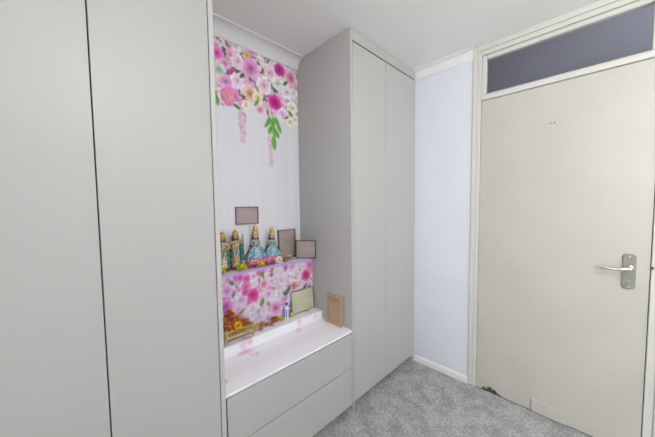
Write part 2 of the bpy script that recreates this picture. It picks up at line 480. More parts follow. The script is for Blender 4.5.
# ------------------------------------------------------------------ door set
FR = 0.012      # frame stands proud of the wall by this much
bm = bmesh.new()
JL, JR = -0.476, -1.2495       # rebate lines of the jambs
add_box(bm, XD - FR, XD + .10, DY0, -0.452, 0, H, bevel=.003)                 # outer architrave
add_box(bm, XD - FR + .006, XD + .10, -0.452, JL, 0, H, bevel=.003)
add_box(bm, XD - FR, XD + .10, DY1, -1.282, 0, H, bevel=.003)
add_box(bm, XD - FR + .006, XD + .10, -1.282, JR, 0, H, bevel=.003)
add_box(bm, XD - FR, XD + .10, -0.452, -1.282, 2.326, H, bevel=.003)           # head
add_box(bm, XD - FR + .006, XD + .10, JL, JR, 2.296, 2.326, bevel=.003)
add_box(bm, XD - FR + .008, XD + .10, JL, JR, 2.003, 2.036, bevel=.004)        # transom
fr = struct('trim_3', bm, M['trim'], 'cream painted frame around the door and fanlight', 'door frame', 30)
obj('latch_chip', add_ball(bmesh.new(), (XD - FR + .006, -1.2545, .987), .009, .3, .5, 1.0), M['rust'], fr, 40, label='small rust brown chip on the frame')

bm = bmesh.new()
y0, y1, z0, z1 = -0.486, -1.230, 2.040, 2.290
for a in ((y0 + .010, y0 - .016, 2.036, 2.296), (y1 + .014, y1 - .0195, 2.036, 2.296)):
    add_box(bm, XD + .004, XD + .045, a[0], a[1], a[2], a[3], bevel=.004)
add_box(bm, XD + .004, XD + .045, y0 - .016, y1 + .014, 2.036, 2.042, bevel=.002)
add_box(bm, XD + .004, XD + .045, y0 - .016, y1 + .014, 2.268, 2.296, bevel=.005)
w1 = struct('window_1', bm, M['trim'], 'narrow fanlight with a dusky grey pane above the door', 'fanlight', 30)
obj('pane', box(XD + .022, XD + .026, y0 - .014, y1 + .012, 2.041, 2.270), M['glass'], w1)

# door leaf with a ragged broken corner at the hinge foot
DL, DR_ = -0.4785, -1.2465
foot = [(-.512, .003), (-.516, .020), (-.530, .026), (-.545, .022), (-.558, .034), (-.574, .040), (-.588, .038), (-.600, .030), (-.610, .018), (-.626, .010), (-.640, .003)]
poly = [(DL, .003)] + foot + [(DR_, .003), (DR_, 1.999), (DL, 1.999)]
bm = bmesh.new(); add_prism(bm, poly, 'x', XD + .002, XD + .042)
dr = struct('door_1', bm, M['door'], 'plain flush cream door with lever handle and broken bottom corner', 'door')
bm = bmesh.new()
rg = random.Random(3)
for k in range(16):
    yy = -.522 - k * .0066; zz = .008 + .022 * math.sin(PI * (k + 1) / 17)
    p0 = Vector((XD + .004 + rg.uniform(0, .008), yy, zz + rg.uniform(.004, .012)))
    p1 = p0 + Vector((rg.uniform(-.010, .002), rg.uniform(-.018, .018), -rg.uniform(.010, .026)))
    p1.z = max(p1.z, .004)
    add_tube(bm, [p0, (p0 + p1) / 2 + Vector((0, .002, 0)), p1], [.0036, .0034, .0010], 5)
obj('splinters', bm, M['splinter'], dr, label='dark splintered wood at the broken corner')
obj('patch_plate', box(XD - .009, XD + .002, -.795, -.967, .004, .084, bevel=.003), M['door'], dr, label='cream patch board at the foot of the door')
for yy in (-.845, -.863):
    obj('screw_hole', add_tube(bmesh.new(), [(XD + .0008, yy, 1.773), (XD + .0026, yy, 1.773)], .0042, 12), M['hole'], dr, label='small dark screw hole')
# lever handle on its backplate
def rounded_rect(w, h, r, n=6):
    out = []
    for cx, cz, a0 in ((w / 2 - r, h / 2 - r, 0), (-w / 2 + r, h / 2 - r, 90), (-w / 2 + r, -h / 2 + r, 180), (w / 2 - r, -h / 2 + r, 270)):
        for k in range(n + 1):
            a = R(a0 + 90 * k / n); out.append((cx + r * math.cos(a), cz + r * math.sin(a)))
    return out
hy, hz = -1.178, .957
bm = bmesh.new(); add_prism(bm, [(hy + p, hz + q) for p, q in rounded_rect(.047, .180, .016)], 'x', XD - .007, XD + .002)
bmesh.ops.bevel(bm, geom=[e for e in bm.edges if all(v.co.x < XD - .006 for v in e.verts)], offset=.002, segments=2, affect='EDGES')
hp = obj('door_handle', bm, M['nickel'], dr, 35, label='satin nickel lever handle with backplate')
bm = bmesh.new()
add_tube(bm, [(XD - .007, hy - .004, .978), (XD - .016, hy - .004, .978)], .012, 16)
add_tube(bm, [(XD - .012, hy - .004, .978), (XD - .040, hy - .004, .978), (XD - .050, hy, .978), (XD - .055, hy + .012, .977), (XD - .056, hy + .035, .973), (XD - .056, hy + .060, .970), (XD - .056, hy + .085, .972), (XD - .054, hy + .104, .975)], [.009, .009, .0092, .009, .0082, .0078, .0084, .0075], 12)
obj('lever', bm, M['chrome'], hp, 50, world=False)
bm = bmesh.new()
for dz in (.078, -.078):
    add_tube(bm, [(XD - .0065, hy, hz + dz), (XD - .0082, hy, hz + dz)], .0036, 10)
add_tube(bm, [(XD - .0065, hy, hz - .050), (XD - .0085, hy, hz - .050)], .0065, 12)
obj('screws', bm, M['chrome'], hp, 40, world=False)

# hall beyond the fanlight
HX = XD + 1.15
struct('wall_hall', box(HX, HX + .05, -3.6, .5, 0, 2.5), M['hall'], 'dim grey hall wall seen through the fanlight', 'wall')
struct('ceiling_hall', box(XD + .1, HX + .05, -3.6, .5, 2.45, 2.5), M['hall'], 'dim hall ceiling seen through the fanlight', 'ceiling')
struct('floor_hall', box(XD, HX + .05, -3.6, .5, -.06, -.002), M['hallfloor'], 'dark hall floor beyond the door', 'floor')
bm = bmesh.new(); add_box(bm, XD + .1, HX, -3.65, -3.6, 0, 2.5); add_box(bm, XD + .1, HX, .5, .55, 0, 2.5)
struct('wall_hall_ends', bm, M['hall'], 'end walls of the dim hall beyond the door', 'wall')

# ------------------------------------------------------------------ fitted wardrobes
GAP = 0.0035
def door_panel(x0, x1, z0, z1):
    return box(x0 + GAP / 2, x1 - GAP / 2, 0.0, 0.019, z0, z1, bevel=.0012)
# left wardrobe
t = thing('wardrobe', 'tall wide grey wardrobe with plain doors left of the shrine alcove', 'wardrobe', (-.26, .27, 0), group='fitted grey wardrobes')
bm = bmesh.new()
add_box(bm, -.975, NL - .0205, .021, D, .07, H - .002)
obj('carcass', bm, M['dark'], t)
obj('end_panel', box(NL - .0190, NL, 0.0, D, 0, H - .002, bevel=.0012), M['edge'], t)
obj('plinth', box(-.975, NL - .0205, .05, .066, 0, .068), M['unit'], t)
obj('filler', box(-.975, NL - .0205, 0.004, .0205, 2.292, H - .002), M['unit'], t)
xe = NL - .0205
for k in range(4):
    obj('door', door_panel(xe - .350 * (k + 1), xe - .350 * k, .05, 2.288), M['unit'], t)
# right wardrobe
t = thing('wardrobe', 'narrower grey two-door wardrobe between the shrine alcove and the white wall', 'wardrobe', (1.66, .27, 0), group='fitted grey wardrobes')
obj('carcass', box(NR + .019, XD - .003, .021, D, .07, H - .002), M['dark'], t)
obj('side_panel', box(NR, NR + .0175, 0.0, D, 0, H - .002, bevel=.0012), M['unit'], t)
obj('plinth', box(NR + .019, XD - .003, .055, .070, 0, .068), M['unit'], t)
obj('filler', box(NR + .019, XD - .003, 0.002, .0205, 2.296, H - .002), M['unit'], t)
obj('screw_cap', add_ball(bmesh.new(), (NR, .030, 1.155), .0035, .4, 1, 1, 10, 6), M['hole'], t, 60, label='tiny dark screw on the side panel')
xm = 1.640
obj('door', door_panel(NR + .019, xm, .052, 2.286), M['unit'], t)
obj('door', door_panel(xm, XD - .030, .052, 2.286), M['unit'], t)
obj('scribe_strip', box(XD - .0285, XD - .002, 0.002, .0205, 0.0, 2.294), M['unit'], t)
# drawer unit in the alcove
t = thing('drawer_unit', 'low grey unit of two wide handleless drawers under the white worktop', 'drawer unit', (.86, .25, 0))
obj('carcass', box(NL + .002, NR - .002, .021, D - .002, .05, CT - .016), M['dark'], t)
obj('plinth', box(NL + .002, NR - .002, .050, .066, 0, .048), M['unit'], t)
for z0, z1 in ((.288, .507), (.045, .284)):
    obj('drawer', box(NL + .006, NR - .004, 0.001, .020, z0, z1, bevel=.0012), M['unit'], t)

# ------------------------------------------------------------------ worktop, ledge and shrine shelf
PALE = (243, 242, 248)
t = thing('worktop', 'white wood-print worktop covering the drawer unit in the alcove', 'worktop', (.86, .15, CT - .014))
obj('board', box(NL + .001, NR - .001, 0.001, D - .003, CT - .014, CT - .001, bevel=.001), M['whitefilm'], t)
cv = Canvas(NL + .002, NR - .002, 0.002, YR, .0030)
cv.planks(.09, 4, PALE, 2.6, vertical=False)
def spray(cv, x, z, r, col, seed, n=9):
    rg = random.Random(seed)
    for k in range(n):
        a = rg.uniform(0, 6.28); d = r * rg.random() ** .6
        cv.blob(x + d * math.cos(a), z + d * math.sin(a), r * rg.uniform(.45, .8), np.clip(np.array(col, float) * rg.uniform(.94, 1.04), 0, 250), .5)
spray(cv, .672, .246, .035, (232, 182, 208), 1); spray(cv, .700, .205, .022, (228, 206, 190), 2, 5)
spray(cv, .487, .10, .022, (196, 172, 96), 3, 7); spray(cv, .525, .225, .009, (120, 112, 96), 5, 4)
spray(cv, 1.03, .24, .026, (236, 206, 226), 8, 6)
cv.to_object('film', lambda x, z: np.stack([x, z, np.full_like(x, CT)], 1), M['film'], t)

t = thing('ledge', 'low white wood-print step along the back of the worktop', 'ledge', (.86, .39, CT))
obj('board', box(NL + .001, NR - .001, YR + .0012, D - .003, CT + .0005, ZR - .0012, bevel=.001), M['whitefilm'], t)
cv = Canvas(NL + .002, NR - .002, 0, .053, .003); cv.planks(.09, 9, PALE, 4.0, vertical=False)
spray(cv, .69, .03, .03, (232, 186, 210), 12, 8); spray(cv, 1.06, .03, .022, (232, 196, 216), 13, 6); spray(cv, 1.2, .02, .02, (236, 210, 226), 14, 6)
cv.to_object('front_film', lambda x, z: np.stack([x, np.full_like(x, YR), CT + .0005 + z], 1), M['film'], t)
cv = Canvas(NL + .002, NR - .002, YR, YS, .003); cv.planks(.09, 10, PALE, 4.0, vertical=False)
spray(cv, .70, .30, .03, (230, 184, 206), 15, 8); spray(cv, 1.18, .30, .02, (236, 206, 222), 16, 6)
cv.to_object('top_film', lambda x, z: np.stack([x, z, np.full_like(x, ZR)], 1), M['film'], t)

t = thing('shrine_shelf', 'raised shrine shelf with a pink flower print front below the figurines', 'shelf', (.86, .44, ZR))
obj('board', box(NL + .001, NR - .001, YS + .0012, D - .003, ZR + .0005, ZS, bevel=.001), M['whitefilm'], t)
obj('edge_tape', box(NL + .001, NR - .001, YS - .0022, YS + .0008, ZS - .014, ZS + .001, bevel=.0006), M['lilac'], t, label='lilac tape along the shelf edge')
FL = [  # x, z, radius, outer, inner
 (.691, .905, .036, (232, 172, 212), (214, 110, 176)), (.803, .893, .034, (232, 214, 238), (218, 178, 214)),
 (.870, .833, .034, (236, 178, 206), (220, 128, 166)), (.794, .783, .040, (226, 84, 166), (196, 36, 124)),
 (.628, .760, .042, (214, 138, 206), (190, 90, 178)), (.636, .845, .038, (222, 176, 220), (206, 140, 200)),
 (.952, .659, .046, (236, 178, 220), (204, 104, 176)), (1.205, .823, .040, (224, 96, 158), (200, 40, 108)),
 (1.243, .888, .044, (228, 158, 210), (212, 112, 184)), (1.098, .769, .034, (236, 160, 176), (216, 100, 120)),
 (.723, .771, .034, (228, 196, 226), (214, 160, 206)), (.750, .841, .034, (222, 140, 196), (206, 96, 166)),
 (.90, .762, .036, (230, 198, 226), (220, 168, 208)), (1.02, .70, .04, (228, 190, 224), (216, 158, 208)),
 (1.11, .66, .04, (226, 200, 230), (220, 172, 212)), (1.23, .745, .034, (222, 196, 228), (208, 160, 206)),
 (.716, .902, .026, (232, 130, 190), (206, 80, 160)), (.755, .890, .026, (228, 120, 186), (206, 80, 160)), (.838, .908, .024, (232, 150, 200), (214, 100, 170)), (.745, .812, .024, (226, 110, 180), (200, 70, 150)),
 (.70, .68, .042, (226, 178, 214), (206, 130, 180)), (.56, .80, .05, (224, 190, 220), (206, 150, 200)),
 (.54, .68, .05, (226, 170, 212), (204, 120, 180)), (.925, .885, .034, (232, 206, 232), (222, 178, 216)), (1.22, .66, .04, (232, 190, 216), (214, 140, 186))]
cv = Canvas(NL + .002, NR - .002, ZR + .001, ZS - .012, .0025, (226, 206, 228))
rg = random.Random(21)
for k in range(26):
    cv.leaf(rg.uniform(NL, NR), rg.uniform(ZR, ZS), rg.uniform(.05, .09), rg.uniform(.018, .03), rg.uniform(0, 6.28), rg.choice([(136, 152, 112), (168, 178, 150), (112, 120, 112), (150, 130, 118)]))
for k in range(110):
    b = rg.choice([(232, 204, 230), (226, 184, 220), (236, 222, 238), (228, 172, 212), (220, 198, 226)])
    cv.rose(rg.uniform(NL, NR), rg.uniform(ZR, ZS), rg.uniform(.026, .046), b, np.array(b) * .93, k)
for k in range(60):
    cv.leaf(rg.uniform(NL, NR), rg.uniform(ZR, ZS), rg.uniform(.022, .05), rg.uniform(.009, .018), rg.uniform(0, 6.28), rg.choice([(120, 140, 96), (150, 130, 140), (108, 116, 110), (196, 120, 170), (178, 160, 130), (206, 90, 150)]))
for k in range(34):
    b = rg.choice([(214, 140, 190), (226, 170, 210), (222, 150, 180), (206, 120, 180)])
    cv.rose(rg.uniform(NL, NR), rg.uniform(ZR, ZS), rg.uniform(.014, .026), b, np.array(b) * .9, k + 900)
cv.mum(.824, .676, .062, (228, 206, 234), 5); cv.mum(1.150, .872, .060, (230, 208, 236), 6); cv.mum(.995, .832, .07, (232, 210, 236), 7)
for i, f in enumerate(FL): cv.rose(*f, seed=i + 50)
for (x, z, l, w, a, c) in ((.857, .893, .045, .026, 2.0, (112, 140, 70)), (.852, .722, .06, .030, 1.2, (116, 140, 76)), (1.048, .752, .085, .028, 1.0, (84, 124, 74)), (1.022, .735, .05, .02, 2.4, (96, 120, 70)),
        (1.19, .742, .07, .02, 0.7, (74, 96, 72)), (1.24, .73, .05, .018, -.4, (92, 112, 84)), (.665, .884, .05, .022, -0.8, (102, 116, 122)), (.672, .815, .05, .018, 1.3, (120, 118, 128)), (.72, .705, .06, .02, .5, (150, 148, 96)), (.90, .70, .045, .018, 2.2, (160, 140, 110))):
    cv.leaf(x, z, l, w, a, c)
spray(cv, .925, .905, .018, (196, 84, 70), 31, 6); spray(cv, .92, .880, .016, (96, 96, 80), 32, 5)
cv.soften(2); cv.fade(.93, .95)
cv.to_object('floral_front', lambda x, z: np.stack([x, np.full_like(x, YS), z], 1), M['print'], t).__setitem__('label', 'pink and lilac flower print on the shelf front')

# ------------------------------------------------------------------ flower mural on the back wall of the alcove
cv = Canvas(NL, NR, ZS, H - .06, .0025)
cv.planks(.102, 2, (214, 213, 220), 1.6, vertical=True)
rg = random.Random(99)
def low(x):   # where the garland ends
    return 1.93 + .03 * math.sin(x * 23) - .05 * max(0, (x - 1.12) / .15)
# hanging strings of blossom
for (x, z0, z1, wd, cols) in ((.828, 1.93, 1.715, .026, ((222, 176, 206), (234, 202, 224), (206, 150, 190))), (1.030, 1.83, 1.585, .018, ((222, 176, 196), (212, 190, 160), (226, 196, 210)))):
    for k in range(150):
        t = k / 149; z = z0 + (z1 - z0) * t
        ww = wd * (1 - .45 * t)
        cv.petal(x + rg.uniform(-ww, ww), z + rg.uniform(-.006, .006), rg.uniform(.006, .011), rg.choice(cols), 1.08, rg.uniform(0, 6.28), .8)
base_mask = np.clip((cv.Z - (1.965 + .03 * np.sin(cv.X * 23))) / .02, 0, 1)[..., None]
cv.C = cv.C * (1 - base_mask) + np.array((196, 184, 190)) * base_mask
for k in range(90):
    x = rg.uniform(.50, NR); z = rg.uniform(low(x) - .01, 2.31)
    cv.leaf(x, z, rg.uniform(.05, .09), rg.uniform(.018, .034), rg.uniform(0, 6.28), rg.choice([(70, 92, 66), (96, 116, 82), (130, 146, 112), (84, 84, 74), (150, 160, 128)]))
for k in range(150):
    x = rg.uniform(.48, NR + .02); z = rg.uniform(low(x) + .03, 2.31)
    b = rg.choice([(226, 196, 212), (216, 168, 206), (228, 208, 222), (206, 214, 200), (222, 150, 190), (232, 218, 206), (214, 190, 214)])
    cv.rose(x, z, rg.uniform(.022, .040), np.array(b) * .97, np.array(b) * np.array((.93, .82, .90)), k + 300)
for k in range(60):
    x = rg.uniform(.60, NR); z = rg.uniform(low(x), 2.30)
    cv.leaf(x, z, rg.uniform(.03, .055), rg.uniform(.010, .018), rg.uniform(0, 6.28), rg.choice([(62, 84, 60), (90, 108, 78), (72, 70, 66), (120, 110, 70)]))
MU = [
 (.684, 2.193, .042, (226, 128, 200), (196, 60, 160)), (.728, 2.150, .034, (214, 160, 198), (200, 120, 170)), (.810, 2.190, .046, (232, 200, 208), (222, 172, 190)),
 (.897, 2.181, .064, (226, 154, 206), (196, 92, 164)), (.775, 2.112, .028, (206, 76, 142), (176, 36, 110)), (.731, 2.045, .046, (222, 158, 206), (200, 116, 176)),
 (.805, 2.076, .048, (234, 212, 230), (222, 188, 216)), (.690, 2.105, .040, (196, 204, 192), (168, 176, 160)), (.753, 1.968, .058, (208, 92, 172), (226, 140, 140)),
 (.886, 2.020, .050, (234, 196, 170), (212, 140, 116)), (.988, 2.100, .056, (234, 204, 212), (222, 170, 192)), (1.037, 2.195, .046, (228, 200, 214), (214, 160, 190)),
 (1.112, 2.238, .044, (206, 50, 150), (170, 14, 112)), (1.206, 2.215, .052, (234, 166, 190), (206, 90, 150)), (1.098, 2.148, .046, (218, 222, 214), (196, 200, 190)),
 (1.068, 2.012, .050, (214, 40, 150), (176, 8, 104)), (.954, 1.935, .030, (226, 164, 190), (206, 110, 150)), (1.172, 2.104, .046, (232, 214, 230), (216, 180, 212)),
 (1.134, 1.942, .046, (228, 200, 226), (212, 170, 212)), (1.214, 2.008, .046, (230, 228, 210), (206, 206, 178)), (1.194, 1.906, .034, (230, 226, 204), (206, 200, 168)),
 (.856, 1.943, .030, (228, 214, 196), (212, 190, 170)), (.942, 2.010, .038, (226, 222, 180), (200, 190, 130)), (.872, 2.251, .020, (222, 180, 96), (190, 140, 50)),
 (1.045, 1.935, .030, (232, 180, 206), (216, 140, 180)), (1.23, 2.115, .034, (214, 222, 210), (196, 204, 186)), (1.24, 1.93, .034, (224, 226, 212), (196, 200, 180)), (.79, 1.925, .022, (228, 206, 214), (210, 176, 190))]
for i, f in enumerate(MU):
    cv.rose(*f, seed=i + 700, heart=(240, 200, 150) if i == 8 else None)
for (x, z, l, w, a) in ((1.015, 1.875, .085, .030, 1.15), (1.048, 1.865, .10, .034, 1.5), (1.082, 1.880, .085, .030, 2.0), (1.098, 1.845, .085, .028, 2.1), (1.062, 1.815, .085, .034, 1.75), (1.028, 1.825, .075, .028, 1.2), (1.085, 1.800, .065, .026, 1.9), (1.055, 1.740, .11, .036, 1.65), (.998, 1.848, .05, .02, .9)):
    cv.leaf(x, z, l, w, a, (88, 160, 56))
for (x, z, l, w, a, c) in ((.668, 1.935, .09, .036, 1.9, (112, 158, 80)), (.795, 1.92, .06, .022, -.5, (78, 112, 60)), (.93, 1.975, .06, .022, 1.0, (110, 134, 70)), (.835, 2.115, .05, .02, .8, (62, 76, 64)), (1.075, 2.095, .06, .02, -.6, (76, 98, 80)), (1.16, 2.165, .06, .02, .7, (62, 90, 66)), (1.20, 1.965, .06, .02, -.7, (84, 112, 76)), (1.165, 1.93, .05, .016, .6, (90, 100, 70))):
    cv.leaf(x, z, l, w, a, c)
cv.soften(3); cv.fade(1.05, .80)
o = cv.to_object('wallpaper', lambda x, z: np.stack([x, np.full_like(x, D), z], 1), M['print'])
tag(o, 'flower garland mural on whitewashed plank print at the back of the alcove', 'wallpaper', kind='structure')

# ------------------------------------------------------------------ framed pictures
def frame(name, label, w, h, bd, th, fm, pm, loc, rotz, tilt, strut=False):
    t = thing(name, label, 'picture frame', loc, (-R(tilt), 0, R(rotz)))
    bm = bmesh.new()
    o = [(-w / 2, 0), (w / 2, 0), (w / 2, h), (-w / 2, h)]
    i = [(-w / 2 + bd, bd), (w / 2 - bd, bd), (w / 2 - bd, h - bd), (-w / 2 + bd, h - bd)]
    V = {}
    for nm, pts, y in (('of', o, -th), ('if', i, -th), ('im', i, -th * .35), ('ob', o, 0)):
        V[nm] = [bm.verts.new((p[0], y, p[1])) for p in pts]
    for k in range(4):
        j = (k + 1) % 4
        bm.faces.new((V['of'][k], V['of'][j], V['if'][j], V['if'][k]))
        bm.faces.new((V['if'][k], V['if'][j], V['im'][j], V['im'][k]))
        bm.faces.new((V['of'][k], V['ob'][k], V['ob'][j], V['of'][j]))
    bm.faces.new(V['ob'])
    obj('frame', bm, fm, t, world=False)
    obj('print', box(-w / 2 + bd, w / 2 - bd, -th * .45, -th * .30, bd, h - bd), pm, t, world=False)
    return t
frame('picture_frame', 'small landscape picture with a faded mauve print hung on the mural', .155, .110, .005, .010, M['brownframe'], M['p_wall'], (.840, D - .001, 1.198), 0, 0)
frame('picture_frame', 'upright brown print in a thin frame leaning on the wall behind the blue figurines', .150, .204, .007, .011, M['brownframe'], M['p_brown'], (1.140, D - .012, ZS + .0005), 0, 3.0)
frame('picture_frame', 'small black-edged picture angled across the corner of the shrine shelf', .142, .126, .005, .008, M['black'], M['p_grey'], (1.221, .386, ZS + .0015), -51, 3.0)
frame('picture_frame', 'silver-edged pale green picture leaning on the flower print at the ledge end', .198, .154, .006, .008, M['silver'], M['p_lime'], (1.163, YS - .015, ZR + .0010), 0, 5.0)
frame('picture_frame', 'tan gilt picture frame standing on the worktop against the wardrobe side', .136, .192, .016, .012, M['tan'], M['p_tan'], (NR - .014, .142, CT + .0005), -90, 3.6)

# ------------------------------------------------------------------ flowers
def petal_bm(bm, base, dirv, up, ln, wd, cup):
    """curved petal as a 2x3 strip with thickness-free double curve"""
    side = dirv.cross(up).normalized()
    rows = []
    for t, ww, lift in ((0, .35, 0), (.5, 1, cup * .35), (.85, .8, cup * .8), (1, .3, cup)):
        c = base + dirv * (ln * t) + up * (lift * ln)
        rows.append([bm.verts.new(c + side * (wd / 2 * ww * s) + up * (abs(s) * .10 * ln)) for s in (-1, 0, 1)])
    for a, b in zip(rows, rows[1:]):
        for k in range(2):
            bm.faces.new((a[k], a[k + 1], b[k + 1], b[k]))
def make_flower(name, label, cat, r, rings, pm, cm, group=None, seed=0):
    t = thing(name, label, cat, (0, 0, 0), group=group)
    bm = bmesh.new(); rg = random.Random(seed)
    for k, (n, el, ln) in enumerate(rings):
        for q in range(n):
            a = 2 * PI * (q + .5 * (k % 2)) / n + rg.uniform(-.1, .1); e = R(el + rg.uniform(-6, 6))
            d = Vector((math.cos(a) * math.cos(e), math.sin(a) * math.cos(e), math.sin(e)))
            u = Vector((-math.cos(a) * math.sin(e), -math.sin(a) * math.sin(e), math.cos(e)))
            petal_bm(bm, Vector((0, 0, r * .40)), d, u, r * ln, r * 6.6 * ln / n, .18)
    obj('petals', bm, pm, t, 60, world=False)
    bm = bmesh.new(); add_ball(bm, (0, 0, r * .36), r * .30, 1, 1, 1.0, 10, 8)
    obj('flower_centre', bm, cm, t, 60, world=False)
    return t
MARI = [(12, -14, .95), (12, 8, .98), (11, 30, .92), (9, 52, .84), (6, 74, .72)]
OPEN = [(10, -8, 1.0), (9, 14, .82), (6, 44, .55)]
mg = make_flower('marigold', 'small yellow marigold at the far end of the shelf edge', 'flower', .0225, MARI, M['yellow'], M['yellow'], seed=1)
mg.location = (.622, .388, ZS + .001)
dup(mg, (.736, .384, ZS + .001), (0, 0, .7), 'largest yellow marigold, in front of the standing robed figurines', 1.38)
dup(mg, (.866, .386, ZS + .001), (0, 0, .3), 'yellow marigold in front of the blue gown with the taller crown', 1.15)
wd = make_flower('daisy', 'white daisy with an olive centre on the shelf edge', 'flower', .024, OPEN, M['white'], M['centre'], seed=2)
wd.location = (.998, .392, ZS + .020); wd.rotation_euler = (R(62), 0, R(-35))
cr = make_flower('rosette', 'cream rosette flower beside the brown picture', 'flower', .026, MARI, M['cream'], M['yellow'], seed=3)
cr.location = (1.108, .424, ZS + .001)
pk = make_flower('peony', 'pink peony at the hem of the blue gowns', 'flower', .018, MARI, M['pink'], M['rose'], group='pink flowers along the gown hems', seed=4)
pk.location = (.785, .394, ZS + .001)
for x, y, s in ((.822, .392, 1.05), (.912, .390, 1.05), (.948, .392, 1.0), (1.046, .396, 1.1)):
    dup(pk, (x, y, ZS + .001), (0, 0, x * 40), None, s)

# ------------------------------------------------------------------ figurines
def face_parts(t, hc, hr, ry=1):
    """eyes and lips on the -y side of a head centred at hc"""
    bm = bmesh.new()
    for s in (-1, 1):
        add_ball(bm, (hc[0] + s * hr * .36, hc[1] - hr * .86, hc[2] + hr * .08), hr * .14, 1.3, .6, .7, 8, 6)
        add_tube(bm, [(hc[0] + s * hr * .18, hc[1] - hr * .92, hc[2] + hr * .32), (hc[0] + s * hr * .38, hc[1] - hr * .88, hc[2] + hr * .38), (hc[0] + s * hr * .58, hc[1] - hr * .76, hc[2] + hr * .30)], hr * .05, 5)
    obj('painted_eyes', bm, M['paint'], t, 60, world=False)
    bm = bmesh.new(); add_ball(bm, (hc[0], hc[1] - hr * .86, hc[2] - hr * .46), hr * .17, 1.3, .6, .5, 8, 6)
    obj('painted_lips', bm, M['lips'], t, 60, world=False)

def head_shape(bm, hc, hr):
    add_ball(bm, hc, hr, .88, .92, 1.08, 18, 14)
    add_ball(bm, (hc[0], hc[1] - hr * .93, hc[2] - hr * .12), hr * .16, .7, 1.0, 1.3, 8, 6)      # nose
    for s in (-1, 1): add_ball(bm, (hc[0] + s * hr * .88, hc[1], hc[2] - hr * .05), hr * .2, .5, .8, 1.3, 8, 6)

